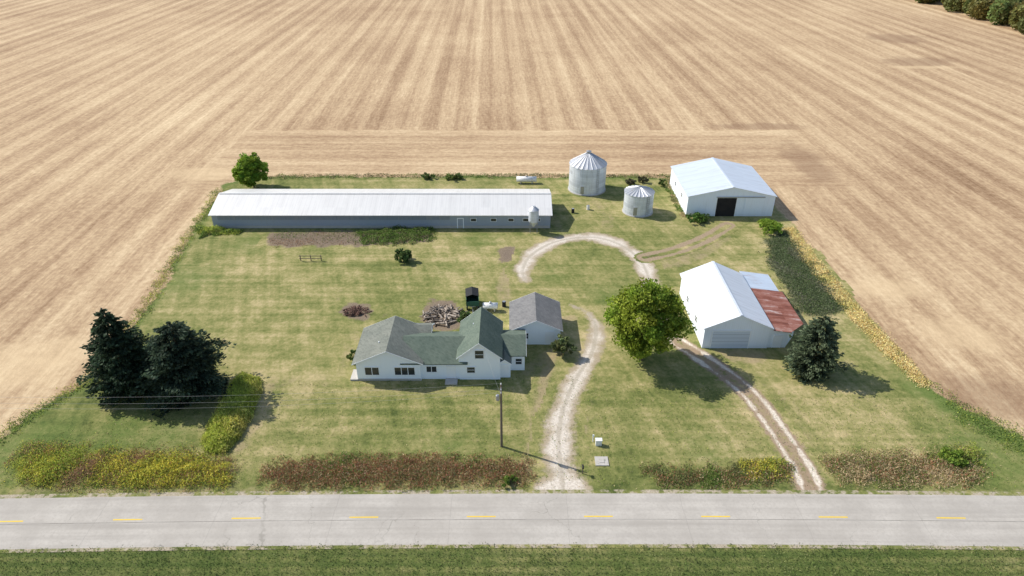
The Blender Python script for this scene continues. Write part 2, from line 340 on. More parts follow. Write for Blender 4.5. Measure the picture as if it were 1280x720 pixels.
# ------------------------------------------------ foliage
m_leaf=bpy.data.materials.new('foliage'); m_leaf.use_nodes=True; t=NT(m_leaf); b=m_leaf.node_tree.nodes['Principled BSDF']
at=t.attr('Col'); t.put(b.inputs['Base Color'],at.outputs['Color']); b.inputs['Roughness'].default_value=.65; b.inputs['Specular IOR Level'].default_value=.2
tr=t.n.new('ShaderNodeBsdfTranslucent'); t.l.new(at.outputs['Color'],tr.inputs[0]); mx=t.n.new('ShaderNodeMixShader'); mx.inputs[0].default_value=.38
t.l.new(b.outputs[0],mx.inputs[1]); t.l.new(tr.outputs[0],mx.inputs[2]); t.l.new(mx.outputs[0],t.n['Material Output'].inputs[0])
def leaves(name,P,S,C,up=0.,asp=.5,parent=None,loc=(0,0,0),dirs=None,kind=None):
    P=np.asarray(P,float); n=len(P); S=np.broadcast_to(np.asarray(S,float),(n,))[:,None]
    v=rng.normal(size=(n,3)) if dirs is None else dirs+rng.normal(size=(n,3))*.35
    v[:,2]+=up; v/=np.linalg.norm(v,axis=1)[:,None]+1e-9
    u=np.cross(v,rng.normal(size=(n,3))); u/=np.linalg.norm(u,axis=1)[:,None]+1e-9
    V=np.stack([P-v*S*.5,P+u*S*asp*.5,P+v*S*.5,P-u*S*asp*.5],1).reshape(-1,3)
    me=bpy.data.meshes.new(name); me.vertices.add(4*n); me.vertices.foreach_set('co',V.astype(np.float32).ravel())
    me.loops.add(4*n); me.loops.foreach_set('vertex_index',np.arange(4*n,dtype=np.int32)); me.polygons.add(n)
    me.polygons.foreach_set('loop_start',np.arange(0,4*n,4,dtype=np.int32)); me.polygons.foreach_set('loop_total',np.full(n,4,np.int32)); me.update(calc_edges=True)
    ca=me.attributes.new('Col','FLOAT_COLOR','POINT'); cc=np.ones((n,4)); cc[:,:3]=np.clip(C,0,1); ca.data.foreach_set('color',np.repeat(cc,4,0).astype(np.float32).ravel())
    me.materials.append(m_leaf); o=link(bpy.data.objects.new(name,me)); o.location=loc
    if parent: o.parent=parent
    if kind: o['kind']=kind
    return o
m_bark,t,b=newmat('bark',.9); v,x,y,z=t.pos(True); t.put(b.inputs['Base Color'],t.mix(t.noise(v,6,4),(.07,.05,.035),(.17,.13,.09)))
def deciduous(loc,h,rad,col,label,leaf=.42,ncl=95,per=120,name='deciduous_tree',cat='tree',base=.22,inner=.45):
    e=thing(name,(loc[0],loc[1],0),label,cat)
    mb=MB(); th=h*.5
    mb.tube([(0,0,-.1),(.05,0,h*.2),(0,.1,th),(.1,0,h*.75)],[h*.03,h*.024,h*.018,h*.006])
    for i in range(9):
        a=i*2.4; z0=h*(.2+.035*i); L=rad*rng.uniform(.5,.75)
        mb.tube([(0,0,z0),(math.cos(a)*L*.5,math.sin(a)*L*.5,z0+h*.12),(math.cos(a)*L,math.sin(a)*L,z0+h*.22)],[h*.012,h*.008,h*.003],6)
    mb.obj('trunk',m_bark,parent=e)
    zc=h*(1+base)/2; rz=h*(1-base)/2
    Ps=[];Cs=[];Ss=[]
    for i in range(ncl):
        d=rng.normal(size=3); d/=np.linalg.norm(d)
        k=rng.uniform(inner,.9)**.6
        lump=1+.11*math.sin(3*math.atan2(d[1],d[0])+1.3)+.09*math.sin(5*d[2]+2)
        c=np.array([d[0]*rad*k*lump,d[1]*rad*k*lump,zc+d[2]*rz*k*.95])
        rr=rad*rng.uniform(.14,.26); q=rng.normal(size=(per,3)); q/=np.linalg.norm(q,axis=1)[:,None]; q*=(rng.uniform(.35,1.08,size=(per,1)))*rr; q[:,2]*=.75
        p_=c+q; p_[:,2]=np.maximum(p_[:,2],.1); Ps.append(p_); tone=rng.uniform(.72,1.25); hue=rng.uniform(-.10,.2)
        base_c=np.array(col)*tone*np.array([1+hue,1,1-hue*.3])
        Cs.append(base_c*rng.uniform(.7,1.35,size=(per,1))); Ss.append(rng.uniform(.6,1.2,per)*leaf)
    leaves('crown',np.concatenate(Ps),np.concatenate(Ss),np.concatenate(Cs),up=.2,asp=.7,parent=e)
    return e
def spruce(loc,h,rad,col,label,seed=0,ex=.5,rag=.13):
    e=thing('spruce_tree',(loc[0],loc[1],0),label,'tree')
    MB().tube([(0,0,-.1),(0,0,h*.5),(0,0,h*.96)],[h*.022,h*.014,.03]).obj('trunk',m_bark,parent=e)
    Ps=[];Cs=[];Ds=[];Ss=[]
    nl=int(h*2.6)
    for i in range(nl):
        u=i/(nl-1); z=h*(.05+.93*u); R=rad*((1-u)**ex)*(1-.3*max(0,.2-u)/.2)*(1+.12*math.sin(i*1.7+seed))+.1
        nb=int(6+R*4.6)
        for j in range(nb):
            a=rng.uniform(0,6.283); L=R*rng.uniform(.6,1.12)*(1+rag*math.sin(a*3+i*.25+seed)+.6*rag*math.sin(a*5-i*.4)); n=int(7+L*11)
            s=rng.uniform(.12,1,n)**.6; droop=-.24*L*s**1.3+.14*L*s**3
            x_=np.cos(a)*s*L; y_=np.sin(a)*s*L; side=rng.normal(size=n)*.10*L*s
            P=np.stack([x_-np.sin(a)*side,y_+np.cos(a)*side,np.maximum(z+droop+rng.normal(size=n)*.06,.1)],1)
            Ps.append(P); D=np.tile([math.cos(a),math.sin(a),-.05],(n,1)); Ds.append(D)
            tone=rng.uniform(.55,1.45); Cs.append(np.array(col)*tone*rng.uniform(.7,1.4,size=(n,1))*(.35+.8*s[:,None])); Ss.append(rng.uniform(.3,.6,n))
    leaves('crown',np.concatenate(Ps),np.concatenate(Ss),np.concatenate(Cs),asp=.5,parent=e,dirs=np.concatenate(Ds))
    return e
def weeds(name,pts,n,h,pal,label=None,size=.3,seed=1,world=False,up=1.2,scale=.8,kind='stuff',asp=.4,edge=1.0,mixn=.12,hv=1.0,rag=.18):
    poly=pts if world else GP(pts); P=np.array(poly); lo,hi=P.min(0),P.max(0); out=[]
    tot=0
    while tot<n:
        q=rng.uniform(lo-.8,hi+.8,size=(n,2)); s=sdf_poly(poly,q[:,0],q[:,1]); s=s+(sn(q[:,0],q[:,1],2.2,seed+5)-.5)*1.3*edge+rng.normal(size=n)*rag
        k=s>0; out.append(np.c_[q[k],s[k]]); tot+=k.sum()
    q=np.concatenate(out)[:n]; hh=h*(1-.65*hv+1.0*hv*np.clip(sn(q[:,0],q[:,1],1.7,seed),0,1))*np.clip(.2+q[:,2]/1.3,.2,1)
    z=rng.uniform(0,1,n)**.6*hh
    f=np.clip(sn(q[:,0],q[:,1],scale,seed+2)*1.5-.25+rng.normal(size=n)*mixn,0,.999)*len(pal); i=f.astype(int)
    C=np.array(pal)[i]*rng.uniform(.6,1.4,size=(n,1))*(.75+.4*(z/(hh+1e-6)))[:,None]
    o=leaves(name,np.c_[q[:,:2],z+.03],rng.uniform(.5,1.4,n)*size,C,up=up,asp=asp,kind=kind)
    if label: o['label']=label
    return o
GR=(.15,.23,.05); YE=(.66,.58,.09); YG=(.42,.47,.09); BR=(.36,.22,.13); RB=(.40,.175,.10); TA=(.58,.45,.27); DK=(.08,.11,.04); OL=(.24,.24,.10)
wk=dict(size=.28,asp=.22,up=1.2,mixn=.35,hv=.8,rag=.7)
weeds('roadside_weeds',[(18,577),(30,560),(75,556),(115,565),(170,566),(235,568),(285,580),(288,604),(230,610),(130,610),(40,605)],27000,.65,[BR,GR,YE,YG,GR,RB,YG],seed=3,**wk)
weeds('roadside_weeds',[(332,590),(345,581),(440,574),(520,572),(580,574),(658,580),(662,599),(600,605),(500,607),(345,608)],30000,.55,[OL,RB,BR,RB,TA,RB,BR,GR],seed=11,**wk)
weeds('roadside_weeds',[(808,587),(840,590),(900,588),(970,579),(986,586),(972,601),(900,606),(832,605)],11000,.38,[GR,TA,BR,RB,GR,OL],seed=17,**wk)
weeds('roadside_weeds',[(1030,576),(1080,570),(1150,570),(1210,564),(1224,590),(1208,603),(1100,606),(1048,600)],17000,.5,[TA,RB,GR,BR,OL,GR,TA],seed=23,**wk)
weeds('flowering_weeds',[(930,584),(972,580),(982,590),(940,596)],2600,.6,[YE,YG],seed=29,**wk)
weeds('flowering_weeds',[(24,580),(60,572),(90,590),(60,604),(34,602)],4500,.8,[YG,YE,YG],seed=27,**wk)
weeds('flowering_weeds',[(120,580),(230,574),(282,586),(282,601),(150,605)],10000,1.0,[YE,YG,YE],seed=28,**wk)
weeds('flowering_weeds',[(1165,570),(1215,560),(1224,580),(1190,585)],3000,.9,[GR,YG],seed=31,**wk)
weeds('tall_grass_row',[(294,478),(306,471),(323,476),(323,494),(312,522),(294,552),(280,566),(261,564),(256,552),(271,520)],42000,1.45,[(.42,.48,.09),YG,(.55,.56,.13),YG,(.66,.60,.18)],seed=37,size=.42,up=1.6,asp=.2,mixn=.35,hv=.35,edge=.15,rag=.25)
fr=[(0,538),(60,502),(104,475),(140,426),(180,381),(228,300),(255,262),(270,236),(275,239),(260,268),(235,303),(188,384),(148,432),(109,482),(62,511),(0,552)]
weeds('field_edge_weeds',fr,10000,.4,[GR,YG,OL,YG,TA,YG],seed=41,size=.26,mixn=.3,asp=.3,rag=.5)
weeds('field_edge_weeds',[(330,224),(345,219),(600,218),(700,218),(840,219),(845,223),(700,222),(600,222),(345,223)],7000,.45,[GR,TA,OL,TA,DK],seed=43,size=.3,mixn=.3,rag=.4)
DG=(.88,.71,.36)
weeds('dry_grass_line',[(982,286),(992,285),(1018,320),(1072,384),(1140,455),(1162,481),(1153,483),(1120,455),(1054,386),(1002,322)],24000,.3,[DG,(.80,.62,.28),DG,(.74,.56,.26),(.7,.62,.25)],seed=47,size=.3,mixn=.35,asp=.35,rag=.35,edge=.4,hv=.5,up=.5)
weeds('field_edge_weeds',[(1165,480),(1200,502),(1285,542),(1400,577),(1400,598),(1285,574),(1200,526)],6000,.14,[GR,YG,GR],seed=49,size=.2,mixn=.3,rag=.6)
weeds('garden_weeds',[(446,291),(500,285),(540,286),(543,299),(500,305),(453,306)],9000,.75,[GR,OL,(.18,.27,.06),GR],seed=53,size=.3,mixn=.3,rag=.4)
weeds('garden_weeds',[(340,291),(445,289),(448,305),(338,309)],2000,.25,[BR,OL,GR],seed=54,size=.22)
weeds('low_weeds',WP,18000,.3,[(.12,.16,.07),(.16,.18,.10),(.09,.13,.045),(.11,.18,.05),(.20,.20,.13)],seed=57,size=.24,mixn=.3,edge=1.5,rag=.4)
weeds('verge_grass',[(-70,36),(70,36),(70,44.9),(30,45.3),(0,45.4),(-30,45.2),(-70,44.2)],65000,.2,[DK,(.13,.19,.05),GR,(.13,.18,.055),OL,(.26,.28,.11)],seed=61,size=.2,world=True,up=1.5,edge=.4,asp=.3,mixn=.3)
weeds('lawn_tufts',[(0,560),(300,480),(700,470),(1150,500),(1280,560),(1280,612),(0,612)],16000,.1,[GR,YG,TA,OL],seed=63,size=.16,up=1,mixn=.3)
weeds('barn_side_weeds',[(250,286),(268,284),(300,290),(300,294),(262,294),(248,300)],3000,.8,[GR,YG,GR],seed=65)
weeds('barn_side_weeds',[(835,222),(846,232),(853,262),(858,272),(852,272),(840,250),(830,228)],2500,.6,[GR,TA,OL],seed=66)
# trees
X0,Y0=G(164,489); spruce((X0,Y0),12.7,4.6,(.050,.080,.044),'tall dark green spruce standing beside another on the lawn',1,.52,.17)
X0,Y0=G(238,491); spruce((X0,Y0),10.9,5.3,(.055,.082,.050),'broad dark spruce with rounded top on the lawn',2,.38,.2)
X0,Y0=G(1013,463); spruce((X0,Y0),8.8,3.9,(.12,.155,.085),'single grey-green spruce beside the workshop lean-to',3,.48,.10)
X0,Y0=G(801,449); deciduous((X0,Y0),12.0,5.1,(.23,.32,.038),'large leafy green maple shading the gravel drive',leaf=.42,ncl=190,per=130,base=.10,inner=.35)
X0,Y0=G(318,234); deciduous((X0,Y0),7.8,3.6,(.21,.33,.04),'round green tree at the back corner of yard',leaf=.5,ncl=120,per=90,base=.04,inner=.15)
def bush(px,py,h,r,col,label,n=30):
    X0,Y0=G(px,py); return deciduous((X0,Y0),h,r,col,label,leaf=.34,ncl=n,per=70,name='shrub',cat='shrub',base=.02,inner=.15)
bush(702,444,3.0,1.8,(.16,.20,.08),'grey-green shrub at the garage corner',40)
bush(504,327,2.2,1.8,(.10,.16,.05),'dark green shrub standing alone on the lawn',36)
bush(963,288,1.9,3.0,(.22,.34,.045),'wide bright green shrub beside the machine shed',44)
bush(872,277,1.5,2.2,(.12,.21,.045),'low green shrub against the machine shed wall',30)
bush(786,230,1.4,1.4,(.14,.13,.08),'brownish shrub behind the grain bins',16)
bush(803,228,1.5,1.4,(.12,.12,.07),'brownish shrub behind the grain bins',16)
bush(828,232,1.5,1.2,(.10,.15,.04),'small green shrub beside the machine shed',14)
bush(534,224,1.3,1.7,(.12,.18,.05),'low shrub on the field edge',18)
bush(568,224,1.2,2.3,(.13,.19,.05),'low spreading shrub on the field edge',18)
bush(584,405,2.0,1.5,(.11,.17,.05),'green shrub growing by the wood pile',18)
bush(443,452,2.0,.9,(.11,.16,.04),'small shrub against the house side wall',14)
bush(1190,577,1.3,1.5,(.20,.31,.05),'bright green bush among roadside weeds',24)
bush(638,604,1.0,1.0,(.18,.26,.05),'small green bush at the end of weeds',12)
# woodland
Ps=[];Cs=[]
for i in range(420):
    x_=rng.uniform(224,275); y_=rng.uniform(280,520); hh=rng.uniform(7,12); n=260
    q=rng.normal(size=(n,3)); q/=np.linalg.norm(q,axis=1)[:,None]; q*=rng.uniform(.6,1,(n,1))**.5; q[:,:2]*=4.2; q[:,2]*=hh*.5
    Ps.append(q+[x_,y_,hh*.5]); Cs.append(np.array([.14,.18,.055])*rng.uniform(.6,1.5)*np.array([rng.uniform(.9,1.6),1,1])*rng.uniform(.7,1.3,(n,1)))
o=leaves('woodland',np.concatenate(Ps),rng.uniform(.9,1.8,420*260),np.concatenate(Cs),asp=.8,kind='stuff')
# ------------------------------------------------ building materials
def siding(name,col,axis='z',pitch=.22,dirt=(.5,.46,.4),k=.3,rough=.6,vert=False):
    m,t,b=newmat(name,rough,0,.3); v,x,y,z=t.pos(True)
    s=t.math('ADD',x,y) if vert else z
    f=t.math('FRACT',t.math('DIVIDE',s,pitch))
    n=t.noise(v,.7,5,.6); st=t.noise(t.comb(t.math('MULTIPLY',x,2),t.math('MULTIPLY',y,2),t.math('MULTIPLY',z,.25)),1,4)
    c=t.mix(t.step(st,.45,.8,0,k),col,dirt); c=t.mix(t.step(z,.7,0,0,k*1.2),c,dirt)
    c=t.mix(t.step(f,.88,1,0,.2),c,tuple(q*.45 for q in col))
    t.put(b.inputs['Base Color'],c); t.put(b.inputs['Normal'],t.bump(f,.2,.02)); return m
m_white=siding('white_siding',(.90,.95,1.0),k=.04)
m_white_metal=siding('white_metal_wall',(.85,.91,.98),pitch=.3,vert=True,k=.14)
m_greywall=siding('grey_barn_wall',(.34,.385,.45),pitch=.3,vert=True,k=.25,dirt=(.32,.30,.28))
def metalroof(name,col,axis,rust=.1,rustcol=(.28,.12,.06),pitch=.9,old=.3,rr=(0,0)):
    m,t,b=newmat(name,.42,.15,.5); v,x,y,z=t.pos(True); a=x if axis=='X' else y; o=y if axis=='X' else x
    rib=t.math('ABSOLUTE',t.math('SUBTRACT',t.math('FRACT',t.math('DIVIDE',a,pitch/3)),.5))
    seam=t.math('ABSOLUTE',t.math('SUBTRACT',t.math('FRACT',t.math('DIVIDE',a,pitch)),.5))
    pan=t.noise(t.comb(t.math('MULTIPLY',t.math('FLOOR',t.math('DIVIDE',a,pitch)),3.7),t.math('MULTIPLY',t.math('FLOOR',t.math('DIVIDE',o,4.2)),1.9)),1,0)
    st=t.noise(t.comb(t.math('MULTIPLY',a,1.6),t.math('MULTIPLY',o,.25)),1,5,.65); n=t.noise(v,.5,5,.7)
    c=t.mix(t.step(pan,.3,.7,0,.45),col,tuple(q*.86 for q in col))
    c=t.mix(t.step(st,.45,.8,0,old),c,tuple(q*.62 for q in col))
    c=t.mix(t.step(seam,.045,.015,0,.3),c,tuple(q*.5 for q in col))
    rm=t.step(t.math('ADD',st,t.math('MULTIPLY',n,.6)),.95-rust*.7,1.25-rust*.7)
    rc2=t.mix(t.noise(v,3,4),rustcol,tuple(q*1.7 for q in rustcol))
    c=t.mix(t.math('MULTIPLY',rm,min(1,rust*1.6)),c,rc2)
    t.put(b.inputs['Base Color'],c); t.put(b.inputs['Normal'],t.bump(t.step(rib,.1,.02),.5,.03)); return m
m_roof_barn=metalroof('white_metal_roof',(.78,.76,.72),'X',.06,old=.25)
m_roof_shed=metalroof('grey_white_metal_roof',(.66,.72,.80),'Y',.14,old=.38)
m_roof_ws=metalroof('bright_metal_roof',(.76,.80,.86),'Y',.14,old=.45)
m_roof_lt=metalroof('pale_metal_roof',(.60,.68,.78),'Y',.18,old=.45)
m_roof_rust,t,b=newmat('rusty_metal_roof',.75,.05,.3); v,x,y,z=t.pos(True)
st=t.noise(t.comb(t.math('MULTIPLY',x,.35),t.math('MULTIPLY',y,2.2)),1,5,.7); n=t.noise(v,.7,6,.75)
pan=t.noise(t.comb(t.math('FLOOR',t.math('DIVIDE',y,.75)),t.math('FLOOR',t.math('DIVIDE',x,2.6))),3.3,0)
r=t.sum(t.amp(st,1.3),t.amp(n,.9),t.amp(pan,.8)); r=t.math('ADD',r,.46)
ra=t.n.new('ShaderNodeValToRGB'); t.l.new(r,ra.inputs[0]); e=ra.color_ramp.elements; e[0].position=.05; e[0].color=(.12,.045,.032,1); e[1].position=.95; e[1].color=(.58,.50,.48,1)
q=e.new(.35); q.color=(.24,.08,.052,1); q=e.new(.65); q.color=(.36,.17,.13,1)
sm=t.math('ABSOLUTE',t.math('SUBTRACT',t.math('FRACT',t.math('DIVIDE',y,.75)),.5)); t.put(b.inputs['Base Color'],t.mix(t.step(sm,.06,.02,0,.4),ra.outputs[0],(.1,.04,.03))); t.put(b.inputs['Normal'],t.bump(sm,.4,.03))
def shingle(name,a_,b_,c_):
    m,t,b=newmat(name,.9,0,.2); v,x,y,z=t.pos(True)
    n=t.noise(v,.6,5,.6); n2=t.noise(v,7,4,.8)
    br=t.noise(t.comb(t.math('MULTIPLY',t.math('ADD',x,y),1.5),0,t.math('FLOOR',t.math('MULTIPLY',z,9))),1.5,1)
    c=t.mix(t.step(n,.3,.7),a_,b_); c=t.mix(t.step(n2,.4,.75,0,.5),c,c_); c=t.mix(t.step(br,.4,.7,0,.4),c,tuple(q*.6 for q in a_))
    t.put(b.inputs['Base Color'],c); t.put(b.inputs['Normal'],t.bump(n2,.3,.02)); return m
m_shg=shingle('grey_green_shingles',(.15,.165,.14),(.21,.22,.185),(.28,.28,.25))
m_shg2=shingle('green_shingles',(.10,.135,.105),(.14,.175,.135),(.19,.215,.18))
m_shk=shingle('charcoal_shingles',(.16,.16,.16),(.22,.215,.21),(.28,.27,.26))
m_glass,t,b=newmat('window_glass',.12,0,.6); v,x,y,z=t.pos(True); t.put(b.inputs['Base Color'],t.mix(t.noise(v,1.5,2),(.02,.025,.03),(.06,.065,.07)))
m_trim,t,b=newmat('white_trim',.5); v,x,y,z=t.pos(True); t.put(b.inputs['Base Color'],t.mix(t.noise(v,3,3),(.84,.87,.90),(.92,.94,.96)))
m_door,t,b=newmat('sectional_door',.5); v,x,y,z=t.pos(True); f=t.math('FRACT',t.math('DIVIDE',z,.6)); t.put(b.inputs['Base Color'],t.mix(t.step(f,.86,1),(.62,.68,.76),(.26,.29,.33)))
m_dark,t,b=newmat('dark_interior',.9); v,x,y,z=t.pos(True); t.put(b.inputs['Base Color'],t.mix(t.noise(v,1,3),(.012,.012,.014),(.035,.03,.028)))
m_conc,t,b=newmat('pale_concrete',.9); v,x,y,z=t.pos(True); t.put(b.inputs['Base Color'],t.mix(t.noise(v,1.5,5,.7),(.38,.35,.31),(.58,.55,.5)))
m_wood,t,b=newmat('weathered_wood',.9); v,x,y,z=t.pos(True); t.put(b.inputs['Base Color'],t.mix(t.noise(v,3,5,.7),(.10,.08,.06),(.26,.21,.16)))
m_woodp,t,b=newmat('grey_dead_wood',.9); v,x,y,z=t.pos(True); t.put(b.inputs['Base Color'],t.mix(t.step(t.noise(v,.8,5,.8),.35,.65),(.06,.045,.035),(.50,.42,.34)))
m_black,t,b=newmat('black_rubber',.7); v,x,y,z=t.pos(True); t.put(b.inputs['Base Color'],t.mix(t.noise(v,3,3),(.012,.012,.012),(.03,.03,.03)))
m_green,t,b=newmat('dark_green_paint',.5); v,x,y,z=t.pos(True); t.put(b.inputs['Base Color'],t.mix(t.noise(v,3,4),(.02,.08,.05),(.05,.14,.09)))
m_tank,t,b=newmat('white_tank_paint',.4); v,x,y,z=t.pos(True); t.put(b.inputs['Base Color'],t.mix(t.step(t.noise(v,1.5,4),.45,.8),(.80,.80,.79),(.55,.53,.48)))
m_steel,t,b=newmat('grey_steel',.45,.6); v,x,y,z=t.pos(True); t.put(b.inputs['Base Color'],t.mix(t.noise(v,2,4),(.30,.31,.32),(.45,.46,.47)))
m_brick,t,b=newmat('burnt_brush',.9); v,x,y,z=t.pos(True); t.put(b.inputs['Base Color'],t.mix(t.noise(v,1.2,5,.8),(.03,.02,.018),(.26,.14,.10)))
# ------------------------------------------------ building helpers (local coords)
def prof_extrude(prof,L,axis,c):
    n=len(prof); v=[]
    for s in (-L/2,L/2):
        for (a,z) in prof:
            v.append((c[0]+a,c[1]+s,c[2]+z) if axis=='Y' else (c[0]+s,c[1]+a,c[2]+z))
    f=[tuple(range(n)),tuple(reversed(range(n,2*n)))]+[(i,i+n,(i+1)%n+n,(i+1)%n) for i in range(n)]
    return v,f
def gwall(par,c,w,L,eh,rh,axis,mat):
    v,f=prof_extrude([(-w/2,0),(w/2,0),(w/2,eh),(0,rh),(-w/2,eh)],L,axis,(c[0],c[1],0)); return mesh_obj('wall',v,f,mat,parent=par)
def groof(par,c,w,L,eh,rh,axis,mat,o=.4,oe=.35,th=.12,name='roof',fascia=True):
    s=(rh-eh)/(w/2); z0=eh-s*o+.012; a=w/2+o
    v,f=prof_extrude([(-a,z0),(0,rh+.012),(a,z0),(a,z0+th),(0,rh+.012+th),(-a,z0+th)],L+2*oe,axis,(c[0],c[1],0))
    r=mesh_obj(name,v,f,mat,parent=par)
    if fascia:
        for sg in (-1,1):
            e_=sg*((L+2*oe)/2+.018); pr=[(-a-.01,z0-.03),(0,rh-.02),(a+.01,z0-.03),(a+.01,z0+th-.01),(0,rh+th),(-a-.01,z0+th-.01)]
            if axis=='Y': v,f=prof_extrude(pr,.03,axis,(c[0],c[1]+e_,0))
            else: v,f=prof_extrude(pr,.03,axis,(c[0]+e_,c[1],0))
            mesh_obj('fascia',v,f,m_trim,parent=r)
    return r
def fbox(par,name,face,u,z,d0,w,h,th,mat):
    mb=MB()
    if face=='-Y': mb.box((u,d0-th/2-.004,z),(w,th,h))
    elif face=='+Y': mb.box((u,d0+th/2+.004,z),(w,th,h))
    elif face=='-X': mb.box((d0-th/2-.004,u,z),(th,w,h))
    else: mb.box((d0+th/2+.004,u,z),(th,w,h))
    return mb.obj(name,mat,parent=par)
def frame_mesh(face,u,z,d0,w,h,fw,th,mull=1,cross=1):
    mb=MB()
    def bx(uu,zz,ww,hh):
        if face=='-Y': mb.box((uu,d0-th/2-.006,zz),(ww,th,hh))
        elif face=='+Y': mb.box((uu,d0+th/2+.006,zz),(ww,th,hh))
        elif face=='-X': mb.box((d0-th/2-.006,uu,zz),(th,ww,hh))
        else: mb.box((d0+th/2+.006,uu,zz),(th,ww,hh))
    bx(u-w/2-fw/2,z,fw,h+2*fw); bx(u+w/2+fw/2,z,fw,h+2*fw); bx(u,z+h/2+fw/2,w,fw); bx(u,z-h/2-fw/2,w,fw)
    for k in range(mull): bx(u-w/2+w*(k+1)/(mull+1),z,.08,h)
    if cross:
        for k in range(mull+1):
            seg=w/(mull+1); bx(u-w/2+seg*(k+.5),z,seg-.082,.05)
    return mb
def window(par,face,u,z,d0,w,h,mull=0,cross=1,fw=.11):
    g_=fbox(par,'window',face,u,z,d0,w,h,.02,m_glass)
    frame_mesh(face,u,z,d0,w,h,fw,.06,mull,cross).obj('frame',m_trim,parent=g_)
    return g_
def door(par,face,u,d0,w,h,mat,z0=.02,name='door',fr=True):
    d=fbox(par,name,face,u,z0+h/2,d0,w,h,.04,mat)
    if fr:
        mb=MB(); fw=.14
        for (uu,zz,ww,hh) in ((u-w/2-fw/2,z0+h/2+fw/2,fw,h+fw),(u+w/2+fw/2,z0+h/2+fw/2,fw,h+fw),(u,z0+h+fw/2,w,fw)):
            if face=='-Y': mb.box((uu,d0-.04,zz),(ww,.07,hh))
            elif face=='+Y': mb.box((uu,d0+.04,zz),(ww,.07,hh))
            elif face=='-X': mb.box((d0-.04,uu,zz),(.07,ww,hh))
            else: mb.box((d0+.04,uu,zz),(.07,ww,hh))
        mb.obj('frame',m_trim,parent=d)
    return d
# ---- long barn
B=thing('long_barn',(-24.8,124,0),'very long low grey livestock barn with white metal roof','barn')
gwall(B,(0,0),12,64.2,2.9,4.5,'X',m_greywall); groof(B,(0,0),12,64.2,2.9,4.5,'X',m_roof_barn,o=.5,oe=.3)
for k,xx in enumerate((17.5,21.3,24.6,27.4,29.6)): window(B,'-Y',xx,1.75,-6,1.0,.6,0,0,.07)
door(B,'-Y',15,-6,1.0,2.0,m_greywall); door(B,'+X',0,32.1,3,2.3,m_dark)
MB().box((-9,-6.05,2.15),(44,.08,.7)).obj('curtain',siding('curtain_fabric',(.24,.27,.32),pitch=2.4,vert=True),parent=B)
MB().box((0,-6.03,.3),(64.0,.05,.55)).obj('foundation',m_conc,parent=B)
MB().box((0,0,4.66),(64.6,.5,.08)).obj('ridge_cap',m_roof_barn,parent=B)
# ---- machine shed
S=thing('machine_shed',(42.9,131.6,0),'large white metal machine shed with open dark doorway','shed')
gwall(S,(0,0),17,16.2,4.2,6.1,'Y',m_white_metal); groof(S,(0,0),17,16.2,4.2,6.1,'Y',m_roof_shed,o=.25,oe=.2,th=.1)
door(S,'-Y',-.9,-8.1,3.8,3.9,m_dark,fr=True); fbox(S,'sliding_door','-Y',4.6,1.98,-8.14,3.9,3.9,.06,m_white_metal)
MB().box((-.5+2.2,-8.26,4.08),(9.5,.1,.14)).obj('door_track',m_steel,parent=S)
MB().box((0,0,6.22),(.4,16.6,.06)).obj('ridge_cap',m_roof_shed,parent=S)
window(S,'-X',-3,2.4,-8.5,1,.8); window(S,'-X',3,2.4,-8.5,1,.8)
# ---- workshop with lean-to
W=thing('workshop',(31.5,86.4,0),'white workshop with overhead door and rusty lean-to','workshop')
gwall(W,(0,0),9.2,15.0,3.5,5.6,'Y',m_white_metal); groof(W,(0,0),9.2,15.0,3.5,5.6,'Y',m_roof_ws,o=.3,oe=.3)
door(W,'-Y',-.8,-7.5,5.2,2.9,m_door); MB().box((0,0,5.73),(.4,15.6,.06)).obj('ridge_cap',m_roof_ws,parent=W)
window(W,'-X',-3,2,-4.6,1,.9); window(W,'-X',2.5,2,-4.6,1,.9)
LT=MB()
def lz(x_): return 3.16-(x_-4.7)*.14
pl=[(4.61,-7.35),(7.2,-7.35),(9.3,-4.6),(9.3,8.6),(4.61,8.6)]
vb=[(a,b_,0) for a,b_ in pl]; vt=[(a,b_,lz(a)-.03) for a,b_ in pl]; n=len(pl)
LT.add(vb+vt,[tuple(range(n))]+[tuple(reversed(range(n,2*n)))]+[(i,(i+1)%n,(i+1)%n+n,i+n) for i in range(n)])
LT.obj('lean_to_wall',m_white_metal,parent=W)
def leanroof(pts,mat,dz=0):
    v=[(a,b_,lz(a)+dz) for a,b_ in pts]; n=len(v); v+=[(a,b_,c_+.08) for a,b_,c_ in v]
    return mesh_obj('lean_to_roof',v,[tuple(reversed(range(n))),tuple(range(n,2*n))]+[(i,(i+1)%n,(i+1)%n+n,i+n) for i in range(n)],mat,parent=W)
r_=leanroof([(4.95,-7.75),(7.4,-7.75),(10.2,-5.0),(10.2,3.9),(4.95,3.9)],m_roof_rust); r_['label']='rusty red-brown corrugated lean-to roof'
leanroof([(4.95,3.95),(9.7,3.95),(9.7,9.2),(4.95,9.2)],m_roof_lt)
door(W,'-Y',5.9,-7.35,1.0,2.0,m_trim); door(W,'+X',0,9.3,3.5,1.9,m_dark,fr=False)
# ---- garage
Ga=thing('garage',(3.4,83.3,0),'small white garage with charcoal shingle roof','garage')
gwall(Ga,(0,0),6.9,7.0,2.6,4.2,'Y',m_white); groof(Ga,(0,0),6.9,7.0,2.6,4.2,'Y',m_shk,o=.35,oe=.35)
window(Ga,'-Y',-1.5,1.5,-3.5,.8,.9); door(Ga,'-Y',1.9,-3.5,1.0,2.1,m_trim); door(Ga,'+X',0,3.45,2.8,2.1,m_door); window(Ga,'-X',0,1.6,-3.45,.8,.8)
